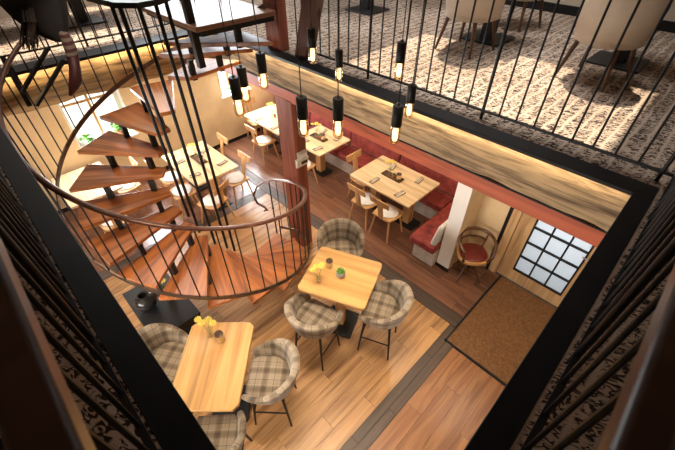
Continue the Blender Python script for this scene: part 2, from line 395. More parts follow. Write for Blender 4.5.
# side faces of the well below the nosing (near sides)
struct(MB().box(OX0 - .05, OX0 - .035, OY0, OY1, 2.62, 3.026).obj('trim_5', BLACK), 'black fascia board under the near gallery edge')
struct(MB().box(OX0, OX1, OY0 - .05, OY0 - .035, 2.62, 3.026).obj('trim_6', BLACK), 'black fascia board under the gallery edge by the door')

# rough sawn fascias
def rough_board(name, mat, axis, a0, a1, pos, z0, z1, depth, label, bulge=.0):
    mb = MB(); na, nz_ = 90, 9; rings = []
    for i in range(na + 1):
        a = a0 + (a1 - a0) * i / na
        low = z0 + .012 * math.sin(a * 3.1) + .010 * math.sin(a * 7.7 + 1) + .006 * math.sin(a * 17)
        ring = []
        for k in range(nz_ + 1):
            t = k / nz_; z = low + (z1 - low) * t
            off = .003 * math.sin(a * 2.3 + k * .5) + .0015 * math.sin(a * 5 + k * .8)
            off -= bulge * math.sin(math.pi * t) ** .7
            ring.append((pos + off, a, z) if axis == 'Y' else (a, pos + off, z))
        ring += [(pos + depth, a, z1) if axis == 'Y' else (a, pos + depth, z1), (pos + depth, a, low) if axis == 'Y' else (a, pos + depth, low)]
        rings.append(ring if axis == 'Y' else list(reversed(ring)))
    mb.loft(list(reversed(rings)))
    return struct(mb.obj(name, mat), label)
rough_board('beam_fascia', FASCIA, 'Y', OY0 - .03, OY1 + .1, OX1 + .085, 2.665, 3.0, .04, 'rough sawn live edge fascia board lit from above by a warm strip')
rough_board('beam_log', FASCIAX, 'X', OX0 - .1, OX1 + .08, OY1 + .11, 2.62, 3.0, .08, 'rough timber log beam above the window wall', .05)
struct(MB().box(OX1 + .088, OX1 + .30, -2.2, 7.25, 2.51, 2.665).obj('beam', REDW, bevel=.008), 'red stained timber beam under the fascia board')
struct(MB().box(OX1 + .076, OX1 + .09, -2.2, OY1, 2.657, 2.669).obj('trim_7', BLACK), 'thin black joint between fascia and red beam')
for nm, b, lab in (('led_strip', (OX1 + .032, OX1 + .046, .02, OY1 - .03, 3.0185, 3.0257), 'warm glowing light strip tucked under nosing above the fascia board'),
                   ('led_strip', (.05, OX1 - .02, OY1 + .040, OY1 + .056, 3.0195, 3.0257), 'warm glowing light strip tucked under nosing above the log beam')):
    tag(MB().box(*b).obj(nm, LEDM), lab, 'light strip', 'light strips round the opening')
# red post and its continuation above
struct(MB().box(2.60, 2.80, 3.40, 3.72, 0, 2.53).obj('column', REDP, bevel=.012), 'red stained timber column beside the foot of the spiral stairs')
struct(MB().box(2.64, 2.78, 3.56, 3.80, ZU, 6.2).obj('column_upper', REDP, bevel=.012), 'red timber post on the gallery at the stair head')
struct(MB().quadbox([(2.66, 3.16, ZU), (2.8, 3.16, ZU), (2.8, 3.34, ZU), (2.66, 3.34, ZU), (2.7, 2.5, 5.3), (2.84, 2.5, 5.3), (2.84, 2.68, 5.3), (2.7, 2.68, 5.3)]).obj('beam_brace', wood('brown_brace', (.045, .018, .012), (.10, .04, .025), 'Z', 6, .5, .05, .1), bevel=.01), 'dark slanting timber brace on the gallery')

# walls
def wall_holes(name, axis, pos, th, a0, a1, z0, z1, holes, mat, label):
    mb = MB()
    def bx(p, q, u, v):
        if q - p < 1e-4 or v - u < 1e-4: return
        mb.box(p, q, pos, pos + th, u, v) if axis == 'X' else mb.box(pos, pos + th, p, q, u, v)
    cur = a0
    for (h0, h1, u0, u1) in sorted(holes):
        bx(cur, h0, z0, z1); bx(h0, h1, z0, u0); bx(h0, h1, u1, z1); cur = h1
    bx(cur, a1, z0, z1)
    return struct(mb.obj(name, mat, smooth=False), label)
WIN1 = (.80, 1.76, .98, 2.15); WIN2 = (3.70, 4.40, 1.10, 2.15); WIN3 = (-1.75, -.65, .98, 2.15)
wall_holes('wall_left', 'X', 7.25, .34, EX0, 5.5, 0, 2.74, [WIN1, WIN2, WIN3], PLASTER, 'cream plaster wall with windows beyond the dining tables')
wall_holes('wall_back', 'Y', 5.15, .25, 1.42, 7.25, 0, 2.74, [], PLASTER, 'cream plaster wall behind the red banquette')
wall_holes('wall_door', 'Y', 4.37, .22, EY0, 1.45, 0, 2.74, [(-.22, .90, 0, 2.1)], PLASTER, 'cream plaster wall round the entrance door')
part = struct(MB().box(3.86, 5.15, 1.42, 1.62, 0, 2.52).obj('wall_partition', PLASTER, bevel=.004), 'cream partition between banquette and leather chair')
struct(MB().box(3.845, 3.86, 1.415, 1.625, 0, 2.52).obj('trim_8', PLASTERW, bevel=.003), 'white painted end face of the partition')
struct(MB().box(3.843, 3.86, 1.40, 1.64, 0, .07).obj('baseboard_partition', BLACK), 'black baseboard at the partition foot')
wall_holes('wall_near', 'X', EY0 - .2, .2, EX0, EX1, 0, 6.2, [], PLASTER, 'plaster wall on the near side')
wall_holes('wall_side', 'Y', EX0 - .2, .2, EY0, EY1, 0, 6.2, [(.2, 3.6, .95, 2.15)], PLASTER, 'plaster wall behind the viewer')
wall_holes('wall_upper_back', 'Y', EX1, .2, EY0, EY1, ZU, 6.2, [], PLASTUP, 'beige wall of the upper dining hall')
wall_holes('wall_upper_left', 'X', EY1, .2, EX0, EX1, 2.8, 6.2, [(2.0, 5.2, 3.7, 5.8)], PLASTUP, 'beige end wall of the upper dining hall')
struct(MB().box(EX1 - .02, EX1, EY0, EY1, ZU, ZU + .12).obj('baseboard_shade_upper', BLACK), 'baseboard of the upper hall, blackened as shadow at the wall foot')  # black colour stands in for the shadow along the foot of the wall
struct(MB().box(EX0, 5.15, 7.235, 7.25, 0, .08).obj('baseboard_left', BLACK), 'black baseboard under the windows')
# roof of the upper hall with roof windows
rf = MB(); xs = [EX0 - .2, .4, 2.8, 3.9, 5.5, EX1 + .2]
def roofbox(x0, x1, y0, y1): rf.box(x0, x1, y0, y1, 6.2, 6.3)
roofbox(EX0 - .2, 3.9, EY0 - .2, 6.1); roofbox(5.5, EX1 + .2, EY0 - .2, EY1 + .2); roofbox(3.9, 5.5, EY0 - .2, 1.0); roofbox(3.9, 5.5, 3.6, EY1 + .2)
roofbox(EX0 - .2, .4, 6.1, EY1 + .2); roofbox(2.8, 3.9, 6.1, EY1 + .2); roofbox(.4, 2.8, 7.1, EY1 + .2)
struct(rf.obj('ceiling_upper', wood('ceiling_boards', (.30, .18, .09), (.46, .30, .16), 'X', 4, .6, .02), smooth=False), 'boarded ceiling of the upper hall')

# windows and door
def window(n, hole, label):
    x0, x1, z0, z1 = hole
    fr = MB(); y0, y1 = 7.47, 7.53; t = .06
    for b in ((x0, x0 + t, z0, z1), (x1 - t, x1, z0, z1), (x0, x1, z0, z0 + t), (x0, x1, z1 - t, z1)): fr.box(b[0], b[1], y0, y1, b[2], b[3])
    root = struct(fr.obj(f'window_{n}', PLASTERW, bevel=.004), label)
    xm = (x0 + x1) / 2; zm = z0 + .62 * (z1 - z0)
    MB().box(xm - .02, xm + .02, y0 + .01, y1 - .01, z0 + t, z1 - t).obj('mullion', CHAIRW, root)
    MB().box(x0 + t, x1 - t, y0 + .012, y1 - .012, zm - .018, zm + .018).obj('mullion', CHAIRW, root)
    for a, b in ((x0 + t, xm - .02), (xm + .02, x1 - t)):
        for u, v in ((z0 + t, zm - .018), (zm + .018, z1 - t)): MB().box(a, b, 7.497, 7.503, u, v).obj('pane', WINGL, root)
    MB().box(x0 - .03, x1 + .03, 7.20, 7.47, z0 - .03, z0 + .004).obj('window_sill', PLASTERW, root, bevel=.004)
    for a, b in ((x0 - .004, x0 + .012), (x1 - .012, x1 + .004)): MB().box(a, b, 7.24, 7.47, z0, z1).obj('reveal', PLASTERW, root)
window(1, WIN1, 'white framed window with sill plants seen through the stairs')
window(2, WIN2, 'small white framed window beyond the pendant lamps')
window(3, WIN3, 'white framed window under the gallery')
w4 = MB()
for b in ((.2, .26, .95, 2.15), (3.54, 3.6, .95, 2.15), (.2, 3.6, .95, 1.01), (.2, 3.6, 2.09, 2.15), (1.87, 1.93, .95, 2.15)): w4.box(-3.14, -3.08, *b)
w4o = struct(w4.obj('window_4', PLASTERW, bevel=.004), 'wide white framed window under the near gallery')
for u, v in ((.26, 1.87), (1.93, 3.54)): MB().box(-3.113, -3.107, u, v, 1.01, 2.09).obj('pane', WINGL, w4o)
# door
DX = 4.37
dfr = MB(); dfr.box(DX - .02, DX + .2, .87, .95, 0, 2.14); dfr.box(DX - .02, DX + .2, -.30, -.20, 0, 2.14); dfr.box(DX - .02, DX + .2, -.30, .95, 2.08, 2.16)
struct(dfr.obj('door_frame', DOORW, bevel=.004), 'pale oak frame of the entrance door')
dw = MB(); y0, y1, z0, z1 = -.195, .865, .012, 2.075; g0, g1, h0, h1 = -.015, .665, .25, 1.93
for b in ((y0, g0, z0, z1), (g1, y1, z0, z1), (g0, g1, z0, h0), (g0, g1, h1, z1)): dw.box(DX + .015, DX + .065, *b)
door = struct(dw.obj('door_1', DOORW, bevel=.003), 'pale oak entrance door with black glazing grid and white panes')
NY, NZ = 3, 6; py, pz = (g1 - g0) / NY, (h1 - h0) / NZ
pme = MB().box(-.003, .003, -py / 2 + .008, py / 2 - .008, -pz / 2 + .008, pz / 2 - .008).mesh('pane', FROST, False)
for i in range(NY):
    for k in range(NZ):
        o = link('pane', pme, door); o.location = (DX + .04, g0 + (i + .5) * py, h0 + (k + .5) * pz)
for i in range(NY + 1):
    MB().box(DX + .004, DX + .04, g0 + i * py - .011, g0 + i * py + .011, h0 - .01, h1 + .01).obj('muntin', BLACK, door)
for k in range(NZ + 1):
    MB().box(DX + .006, DX + .038, g0, g1, h0 + k * pz - .011, h0 + k * pz + .011).obj('muntin', BLACK, door)
hd = MB(); hd.cyl((DX + .015, -.1, 1.05), (DX - .05, -.1, 1.05), .011); hd.cyl((DX - .05, -.11, 1.05), (DX - .05, .02, 1.05), .010); hd.obj('door_handle', STEEL, door)
struct(MB().box(DX - .03, DX, .985, 1.03, 0, 2.14).obj('trim_9', BLACK), 'black upright strip beside the door frame')
struct(MB().box(DX - .012, DX, .95, .985, 0, 2.14).obj('trim_10', DOORW), 'pale wood door casing')
# doormat
mat_ = empty('doormat', (3.585, .0, 0)); tag(mat_, 'large brown coir doormat with dark edging before the entrance door', 'doormat')
MB().box(-.76, .76, -.72, .765, .001, .012).obj('pile', COIR, mat_)
MB().box(-.785, .785, .765, .79, .001, .014).obj('edging', BLACK, mat_); MB().box(-.785, -.76, -.72, .79, .001, .014).obj('edging', BLACK, mat_)

# ================================================================== SPIRAL STAIRCASE
SC = Vector((1.244, 3.593, 0))
def s_ang(n): return R(141.53 - 21.82 * (n - 10))
def s_z(n): return .192 * (n - 10) + 2.113
def s_pt(n, r_, dz=0): a = s_ang(n); return Vector((SC.x + r_ * math.cos(a), SC.y + r_ * math.sin(a), s_z(n) + dz))
st = empty('spiral_staircase', (SC.x, SC.y, 0))
tag(st, 'wooden spiral staircase with bronzed steel handrail beside the red column', 'staircase')
RT, RI, SP = 1.20, .28, R(11.9)
poly = [(RI * math.cos(SP * 1.5), -RI * math.sin(SP * 1.5) * .9), (RT * math.cos(SP), -RT * math.sin(SP)), (RT * math.cos(SP), RT * math.sin(SP)), (RI * math.cos(SP * 1.5), RI * math.sin(SP * 1.5) * .9)]
tread_me = MB().prism(poly, -.042, 0).mesh('tread', TREAD, False)
def bracket_mesh(r_):
    mb = MB()
    if True:
        a0, a1 = -R(9), R(13)
        pts = [(r_ * math.cos(a0 + (a1 - a0) * k / 5), r_ * math.sin(a0 + (a1 - a0) * k / 5), -.053) for k in range(6)]
        mb.tube(pts, .02, 4, flat=(.028, .010))
        p = Vector((r_ * math.cos(a1 - R(2)), r_ * math.sin(a1 - R(2)), 0))
        mb.box(p.x - .026, p.x + .026, p.y - .026, p.y + .026, -.192, -.045)
    return mb
bracket_me = [bracket_mesh(r_).mesh('bracket', BLACK, False) for r_ in (.42, .86)]
for n in range(0, 14):
    t = link('tread', tread_me, st, bevel=.005); t.location = (0, 0, s_z(n)); t.rotation_euler = (0, 0, s_ang(n))
    for me_ in bracket_me: link('bracket', me_, t)
# the three treads under the landing
def free_tread(n, back, label=None):
    z = s_z(n); P = [Vector(p) - Vector((SC.x, SC.y)) for p in back]
    def rot(v, a): return Vector((v.x * math.cos(a) - v.y * math.sin(a), v.x * math.sin(a) + v.y * math.cos(a)))
    q = [P[0], P[1], rot(P[1], R(25)), rot(P[0], R(16)) + Vector((.0, .10))]
    t = MB().prism([(v.x, v.y) for v in q], -.042, 0).obj('tread', TREAD, st, bevel=.005); t.location = (0, 0, z)
    d = (P[1] - P[0]).normalized(); pr = Vector((-d.y, d.x))
    for f in (.12, .62):
        mb = MB(); c = P[0] + (P[1] - P[0]) * f + pr * .04
        mb.box(c.x - .028, c.x + .028, c.y - .028, c.y + .028, -.06, .155); e = c + pr * .26
        mb.tube([(c.x, c.y, -.053), (e.x, e.y, -.053)], .02, 4, flat=(.028, .010))
        mb.obj('bracket', BLACK, t)
free_tread(14, [(1.72, 4.06), (2.46, 4.12)]); free_tread(15, [(1.80, 4.20), (2.46, 3.84)]); free_tread(16, [(1.70, 3.93), (2.38, 3.32)])
def loc(v): return Vector(v) - SC
lz = 3.5
ld = MB().box(1.65 - SC.x, 2.56 - SC.x, 3.46 - SC.y, 4.75 - SC.y, lz - .045, lz).obj('landing', wood('landing_boards', (.20, .085, .04), (.36, .18, .10), 'X', 6, .30, .02, .03), st, bevel=.005)  # landing boards in a greyer brown than the treads
lb = MB(); lb.box(1.72 - SC.x, 2.56 - SC.x, 3.50 - SC.y, 3.56 - SC.y, lz - .10, lz - .045); lb.box(1.72 - SC.x, 1.78 - SC.x, 3.56 - SC.y, 4.7 - SC.y, lz - .10, lz - .045)
lb.obj('landing_frame', BLACK, ld)
lp = MB(); lp.box(1.67 - SC.x, 1.735 - SC.x, 3.60 - SC.y, 3.665 - SC.y, 3.1, 4.45); lp.obj('post', BLACK, st)
# strap and handrail helices
def helix(n0, n1, r_, dz, k=6): 
    m = int((n1 - n0) * k); return [loc(s_pt(n0 + (n1 - n0) * i / m, r_, dz)) for i in range(m + 1)]
MB().tube(helix(-.55, 16.6, 1.275, .165), .01, 4, flat=(.007, .024)).obj('outer_strap', BRONZE, st)
vol = [loc(s_pt(-.9, 1.275, 1.11)), loc(s_pt(-1.25, 1.27, 1.03)), loc(s_pt(-1.42, 1.26, .88)), loc(s_pt(-1.32, 1.25, .72)), loc(s_pt(-1.05, 1.25, .62)), loc(s_pt(-.98, 1.26, .55)), loc(s_pt(-1.1, 1.26, .54))]
hp = list(reversed(vol)) + helix(-.6, 18.2, 1.275, 1.125)
MB().tube(hp, .02, 10, flat=(.027, .015)).obj('handrail', RAILBR, st)
bal_me = MB().cyl((0, 0, 0), (0, 0, .955), .0068, n=8).mesh('baluster', BLACK)
for i in range(int((15.0 + .5) * 3)):
    n = -.45 + i / 3
    o = link('baluster', bal_me, st); p = loc(s_pt(n, 1.275, .165)); o.location = p
for i in range(3):
    n = 15.2 + i * .9; o = link('baluster', bal_me, st); o.location = loc(s_pt(n, 1.275, .165))
# newel at the foot
nw = MB(); p = loc(s_pt(-.75, 1.275, 0)); nw.cyl((p.x, p.y, 0), (p.x, p.y, s_z(-.75) + 1.12), .011, n=8); nw.ball((p.x, p.y, .62), .022); nw.obj('newel', BLACK, st)
# five tall bars round the open eye
WB = []
for px, D_, zb in ((131.5, 3.80, 1.54), (139, 3.68, 1.35), (156, 3.60, 1.16), (172, 3.66, .97), (182, 3.78, .77)):
    d = ray(px, 60); p = Vector((d.x, d.y)).normalized() * D_ - Vector((SC.x, SC.y)); WB.append(p)
    MB().cyl((p.x, p.y, zb - .05), (p.x, p.y, 3.735), .0165, n=10).obj('well_bar', BLACK, st)
MB().tube([(p.x, p.y, 3.755) for p in [WB[0] + (WB[0] - WB[1]) * 2.2] + WB], .02, 4, flat=(.05, .02)).obj('well_rail', BLACK, st)
# zigzag braces at the upper outside of the rail
for (a, b) in (((3, 58), (30, 106)), ((22, 92), (48, 48)), ((36, 106), (64, 60))):
    MB().tube([loc(atd(*a, 3.55)), loc(atd(*b, 3.6))], .02, 4, flat=(.022, .012)).obj('brace', BLACK, st)

# ================================================================== GALLERY RAILINGS
RAIL_TOP = 4.06
def railing(name, p0, p1, spacing, post_every, label, hr_mat, hw=.033, hh=.022, rad=.0075, start=0.06, off=0):
    p0, p1 = Vector(p0), Vector(p1); L_ = (p1 - p0).length; d = (p1 - p0) / L_; ang = math.atan2(d.y, d.x)
    root = empty(name, (p0.x, p0.y, ZU), ang); tag(root, label, 'railing', 'black gallery railings round the opening')
    t = RAIL_TOP - ZU
    o = MB().tube([(.03, off, t - hh), (L_ - .03, off, t - hh)], .03, 4, flat=(hw, hh)).obj('handrail', hr_mat, root, bevel=.008)
    MB().tube([(0, 0, .07), (L_, 0, .07)], .02, 4, flat=(.012, .007)).obj('bottom_rail', BLACK, root)
    bm = MB().cyl((0, 0, .06), (0, 0, t - .05), rad, n=8).mesh('baluster', BLACK)
    pm = MB().cyl((0, 0, -.0), (0, 0, t - .04), rad * 1.7, n=10).mesh('post', BLACK)
    n = int((L_ - start) / spacing)
    for i in range(n + 1):
        is_post = i % post_every == 0
        o = link('post' if is_post else 'baluster', pm if is_post else bm, root); o.location = (start + i * spacing, 0, 0)
    return root
railing('gallery_railing', (OX1 + .24, -.15), (OX1 + .24, 3.35), .135, 9, 'black steel railing above the lit fascia board and red beam', HANDRAILM)
railing('gallery_railing', (OX0 - .14, -.05), (OX0 - .14, 5.30), .15, 8, 'near black railing passing above the tartan bar chairs', HANDRAILM, .024, .024, .008, .06, -.045)
railing('gallery_railing', (-.14, OY0 - .135), (OX1 + .22, OY0 - .135), .15, 8, 'near black railing passing above the doormat', HANDRAILM, .020, .022, .008, .06, .045)
railing('gallery_railing', (OX0 - .14, OY1 + .40), (OX1 + .1, OY1 + .40), .14, 9, 'black railing behind the spiral staircase above the log beam', HANDRAILM)

# ================================================================== PENDANT LAMPS
def make_pendant():
    root = empty('pendant_lamp'); root['category'] = 'lamp'; root['group'] = 'filament pendant lamps hanging in the opening'
    s = MB(); s.lathe([(.004, .262), (.030, .262), (.034, .257), (.034, .132), (.032, .128), (.027, .128)], 20); s.obj('socket', BLACK, root)
    MB().lathe([(.004, .277), (.009, .277), (.011, .261), (.006, .260)], 10).obj('cord_grip', BRONZE, root)
    g = MB(); g.lathe([(.026, .145), (.031, .128), (.034, .112), (.034, .036), (.031, .019), (.024, .008), (.012, .002), (.002, 0)], 20)
    b = g.obj('bulb', AMBER, root)
    f = MB()
    for k in range(6):
        a = k * math.pi / 3; x, y = .012 * math.cos(a), .012 * math.sin(a)
        f.cyl((x, y, .03), (x * .8, y * .8, .11), .0022, n=5)
    f.obj('filament', FIL, b)
    MB().lathe([(.003, .022), (.014, .027), (.018, .045), (.018, .10), (.012, .122), (.003, .126)], 12).obj('glow_core', BULBGLOW, b)
    MB().cyl((0, 0, .277), (0, 0, 3.347), .0032, n=6).obj('cord', BLACK, root)
    return root
pend = make_pendant()
PEND = [((313, 64), 2.93, 'pendant lamp hanging highest in front of the gallery post'), ((339, 82), 3.15, 'slim pendant lamp directly above another lamp, before the gallery carpet'),
        ((398, 80), 2.7, 'pendant lamp hanging before the carpet above the pair at the fascia'), ((408, 118), 2.85, 'pendant lamp half behind its neighbour, over the end of the lit fascia'),
        ((265, 90), 2.7, 'pendant lamp alone before the fascia next to the stair landing'), ((241, 117), 2.42, 'lower lamp of the pair hanging beside the stair landing'),
        ((247, 103), 2.72, 'upper lamp of the pair hanging beside the stair landing'), ((304, 137), 2.32, 'large pendant lamp hanging in front of the red column'),
        ((338, 138), 2.32, 'large pendant lamp hanging just clear of the red column'), ((394, 144), 2.36, 'large pendant lamp hanging over the laid dining table')]
for q, dep, lab in PEND:
    p = atd(*q, dep); o = place(pend, p, 0, lab)
    for c in o.children:
        if c.name.startswith('cord') and not c.name.startswith('cord_grip'): k_ = (6.2 - p.z - .277) / 3.07; c.scale = (1, 1, k_); c.location = (0, 0, .277 * (1 - k_))
# spotlight fixtures
def make_spot():
    root = empty('ceiling_spotlight'); root['category'] = 'spotlight'; root['group'] = 'small round ceiling spotlights'
    r_ = MB(); r_.lathe([(.034, -.012), (.048, -.012), (.050, 0), (.034, 0)], 16); r_.obj('ring', PLASTERW, root)
    MB().lathe([(.002, -.004), (.034, -.004), (.034, -.001), (.002, -.001)], 16).obj('lens', DOWNM, root); return root
sp_ = make_spot()
for x, y in SPOTS_LOW: place(sp_, (x, y, 2.74), 0, 'small round spotlight added out of view in the ceiling under the gallery')
for x, y in SPOTS_UP: place(sp_, (x, y, 6.2), 0, 'small round spotlight set in the upper hall ceiling')

# ================================================================== BAR TABLES
def rrect(sx, sy, r_, n=4):
    P = []
    for cx, cy, a0 in ((sx/2-r_, sy/2-r_, 0), (-sx/2+r_, sy/2-r_, 90), (-sx/2+r_, -sy/2+r_, 180), (sx/2-r_, -sy/2+r_, 270)):
        for k in range(n + 1): a = R(a0 + 90 * k / n); P.append((cx + r_ * math.cos(a), cy + r_ * math.sin(a)))
    return P
def bar_table(loc_, rz, sx, sy, label, cut=False, H_=1.0):
    root = empty('bar_table', loc_, rz); tag(root, label, 'table', 'tall oak tables')
    pl = rrect(sx, sy, .05, 1 if cut else 4)
    MB().prism(pl, H_ - .04, H_).obj('tabletop', OAKTOP, root, bevel=.006)
    p = MB(); p.box(-.055, .055, -.055, .055, .02, H_ - .04); p.obj('pedestal', CHAIRW, root, bevel=.006)
    MB().prism(rrect(.42, .42, .02, 2), 0, .02).obj('base_plate', CAST, root, bevel=.004)
    MB().prism(rrect(.3, .3, .02, 2), H_ - .06, H_ - .04).obj('top_plate', CAST, root)
    return root
BT = 1.0
mc = sum((at(*q, BT) for q in ((321, 245), (384, 263), (362, 309), (298, 290))), Vector()) / 4
a_, b_ = at(321, 245, BT), at(384, 263, BT); mid_rz = math.atan2((b_ - a_).y, (b_ - a_).x)
bar_table((mc.x, mc.y, 0), mid_rz, .83, .74, 'tall oak table with rounded corners between three tartan chairs, next to the stairs')
fc = sum((at(*q, BT) for q in ((188, 323), (254, 323), (240, 409), (168, 409))), Vector()) / 4
a_, b_ = at(168, 409, BT), at(188, 323, BT)
front_rz = R(45)
bar_table((fc.x, fc.y, 0), front_rz, .90, .66, 'tall oak table with clipped corners holding yellow flowers, nearest the near railing', True)

# ================================================================== TARTAN BAR CHAIRS
def make_bar_chair():
    root = empty('bar_chair'); root['category'] = 'chair'; root['group'] = 'tartan tub bar chairs'
    # seat cushion: D shaped, facing +Y
    def dshape(s, n=22):
        P = []
        for k in range(n + 1):
            a = R(180 + 180 * k / n); P.append((.235 * s * math.cos(a), .02 + .215 * s * math.sin(a)))
        P += [(.225 * s, .16 * s), (.17 * s, .235 * s), (-.17 * s, .235 * s), (-.225 * s, .16 * s)]
        return P
    mb = MB(); mb.loft([[(x, y, z) for x, y in dshape(s)] for s, z in ((.88, .625), (.98, .64), (1.0, .675), (.97, .697), (.85, .708), (.5, .713))])
    mb.obj('seat', TARTAN, root, uv=lambda v: (v[0], v[1]))
    # wrap-round shell
    mb = MB(); n = 40; rings = []
    for k in range(n + 1):
        f = -1 + 2 * k / n; ph = R(270 + 128 * f); af = abs(f)
        top = .955 - .02 * af - .19 * max(0, (af - .34) / .66) ** 1.2
        rx, ry = .285 - .012 * af ** 4, .275
        c, s_ = math.cos(ph), math.sin(ph); ext = 0
        if af > .70: ext = (af - .70) / .30 * .06
        def P(rr, z): return (c * (rx + rr), s_ * (ry + rr) + .01 + ext, z)
        zb = .63; th = .066 - .022 * af ** 3
        lean = .05 * (1 - .6 * af ** 3)
        rings.append([P(-.035, zb), P(-.005, zb + .02), P(.012 + lean * .4, (zb + top) / 2), P(.018 + lean, top - .03), P(.010 + lean, top - .006), P(-th * .4 + lean, top), P(-th * .85 + lean, top - .012), P(-th + lean, top - .04), P(-th * 1.05 + lean * .3, (zb + top) / 2), P(-th, zb + .04)])
    mb.loft(rings)
    mb.obj('backrest', TARTAN, root, uv=lambda v: (math.atan2(v[0], -(v[1] - .01)) * .28, v[2]), sub=1)
    for sx in (-1, 1):
        for sy in (-1, 1):
            MB().cyl((sx * .16, sy * .15 + .02, .635), (sx * .215, sy * .205 + .02, 0), .018, .011, 8).obj('leg', BLACK, root)
    z = .27
    def lp_(sx, sy): t = (.61 - z) / .61; return (sx * (.16 + .055 * t), sy * (.15 + .055 * t) + .02, z)
    for a, b in (((-1, -1), (-1, 1)), ((1, -1), (1, 1)), ((-1, 1), (1, 1))):
        MB().cyl(lp_(*a), lp_(*b), .009, n=8).obj('footrest', BLACK, root)
    MB().box(-.17, .17, -.15, .19, .61, .628).obj('seat_frame', BLACK, root)
    return root
BC = make_bar_chair(); BC.scale = (.98, .98, 1.08)
def facing(p, q): return math.atan2(q[1] - p[1], q[0] - p[0]) - math.pi / 2
def put_bar(p, tgt, lab, twist=0): place(BC, (p[0], p[1], 0), facing(p, tgt) + R(twist), lab)
mcx, fcx = (mc.x, mc.y), (fc.x, fc.y)
U1 = Vector((math.cos(mid_rz), math.sin(mid_rz))); U2 = Vector((-U1.y, U1.x))
put_bar((2.17, 1.40), (1.92, 1.95), 'tartan tub bar chair standing on the pale floor edge, closest to the doormat', 0)
put_bar((1.50, 1.88), (2.2, 2.05), 'tartan tub bar chair tucked under the middle table below the stair end', 0)
put_bar((2.52, 2.46), (2.0, 1.9), 'tartan tub bar chair behind the middle table, mostly hidden by its top', 0)
put_bar((.72, 1.69), (.25, 2.1), 'tartan tub bar chair beside the clipped-corner table, its arm facing the open floor', -6)
put_bar((.02, 2.62), (.3, 2.2), 'tartan tub bar chair between the clipped-corner table and the near railing', 0)
put_bar((-.02, 1.58), (.35, 2.0), 'tartan tub bar chair at the end of the clipped-corner table, cut off below', 0)

# ================================================================== DINING TABLES AND CHAIRS
def dining_table(x0, x1, y0, y1, label, bases=1, rot=0):
    cx, cy = (x0 + x1) / 2, (y0 + y1) / 2; sx, sy = x1 - x0, y1 - y0
    root = empty('dining_table', (cx, cy, 0), rot); tag(root, label, 'table', 'pale oak dining tables')
    top = MB().prism(rrect(sy, sx, .012, 2), .715, .75).obj('tabletop', wood('pale_oak_top', (.58, .40, .21), (.80, .61, .38), 'X', 6, .30, .06, .02, 18), root, bevel=.004); top.rotation_euler = (0, 0, R(90))
    ys = [0] if bases == 1 else [-sy * .3, sy * .3]
    for y in ys:
        MB().box(-.07, .07, y - .07, y + .07, .025, .715).obj('pedestal', CHAIRW, root, bevel=.006)
        MB().prism([(x, y + yy) for x, yy in rrect(.30, .42, .02, 2)], 0, .025).obj('base_plate', CAST, root, bevel=.004)
    return root
dining_table(3.90, 4.80, 2.33, 3.60, 'oak dining table laid with a tray of flowers before the red banquette', 2)
dining_table(3.94, 4.80, 4.42, 5.32, 'oak dining table just behind the red column', 1)
dining_table(3.90, 4.72, 5.62, 6.86, 'oak dining table in the far corner by the small window', 2)
dining_table(1.83, 2.68, 5.20, 6.50, 'oak dining table seen through the vertical bars of the stairs', 2)
dining_table(.15, .95, 6.05, 7.15, 'oak dining table under the window behind the stair treads', 2)

def make_chair():
    root = empty('dining_chair'); root['category'] = 'chair'; root['group'] = 'wooden dining chairs with T-shaped backs'
    pl = [(-.175, -.19), (.175, -.19), (.205, -.05), (.215, .12), (.18, .205), (-.18, .205), (-.215, .12), (-.205, -.05)]
    MB().prism(pl, .425, .455).obj('seat', CHAIRW, root, bevel=.008)
    for sx in (-1, 1):
        for sy in (-1, 1):
            MB().cyl((sx * .14, sy * .14, .43), (sx * .20, sy * .205, 0), .020, .013, 8).obj('leg', CHAIRW, root)
    MB().quadbox([(-.048, -.195, .44), (.048, -.195, .44), (.048, -.170, .44), (-.048, -.170, .44), (-.055, -.255, .80), (.055, -.255, .80), (.055, -.233, .80), (-.055, -.233, .80)]).obj('splat', CHAIRW, root, bevel=.004)
    MB().quadbox([(-.185, -.262, .745), (.185, -.262, .745), (.185, -.238, .745), (-.185, -.238, .745), (-.20, -.285, .865), (.20, -.285, .865), (.20, -.263, .865), (-.20, -.263, .865)]).obj('top_bar', CHAIRW, root, bevel=.006)
    return root
DC = make_chair()
def make_pad():
    mb = MB(); n = 22
    mb.loft([[(s * .175 * math.cos(2*math.pi*k/n), s * .17 * math.sin(2*math.pi*k/n), z) for k in range(n)] for s, z in ((.9, 0), (1, .008), (1, .016), (.9, .024), (.4, .026))])
    o = mb.obj('seat_pad', PAD); o['category'] = 'cushion'; o['group'] = 'round felt seat pads'; return o
SPD = make_pad()
def put_chair(x, y, deg, where, pad=True):
    rz = R(deg) - math.pi / 2
    place(DC, (x, y, 0), rz, 'wooden dining chair with T-shaped back ' + where)
    if pad: place(SPD, (x + .01 * math.cos(R(deg)), y + .01 * math.sin(R(deg)), .456), rz, 'round pale felt pad on the chair ' + where)
put_chair(3.86, 3.16, 0, 'at the laid table, next to the corner')
put_chair(3.87, 2.68, 0, 'at the laid table, nearer the bench end')
put_chair(4.33, 3.64, -90, 'at the head of the laid table', )
put_chair(3.80, 4.78, 0, 'half hidden behind the red column')
put_chair(3.84, 6.10, 0, 'at the corner table, back towards the stairs')
put_chair(4.30, 6.98, -90, 'against the wall at the corner table')
put_chair(2.70, 6.18, 180, 'at the barred table, by the far wall')
put_chair(2.62, 5.32, 180, 'at the barred table, standing clear')
put_chair(1.97, 5.02, 112, 'at the near end of the barred table')
put_chair(1.72, 5.66, 0, 'at the barred table, right behind the stair treads')
put_chair(1.78, 6.20, 0, 'at the barred table, by the window side')
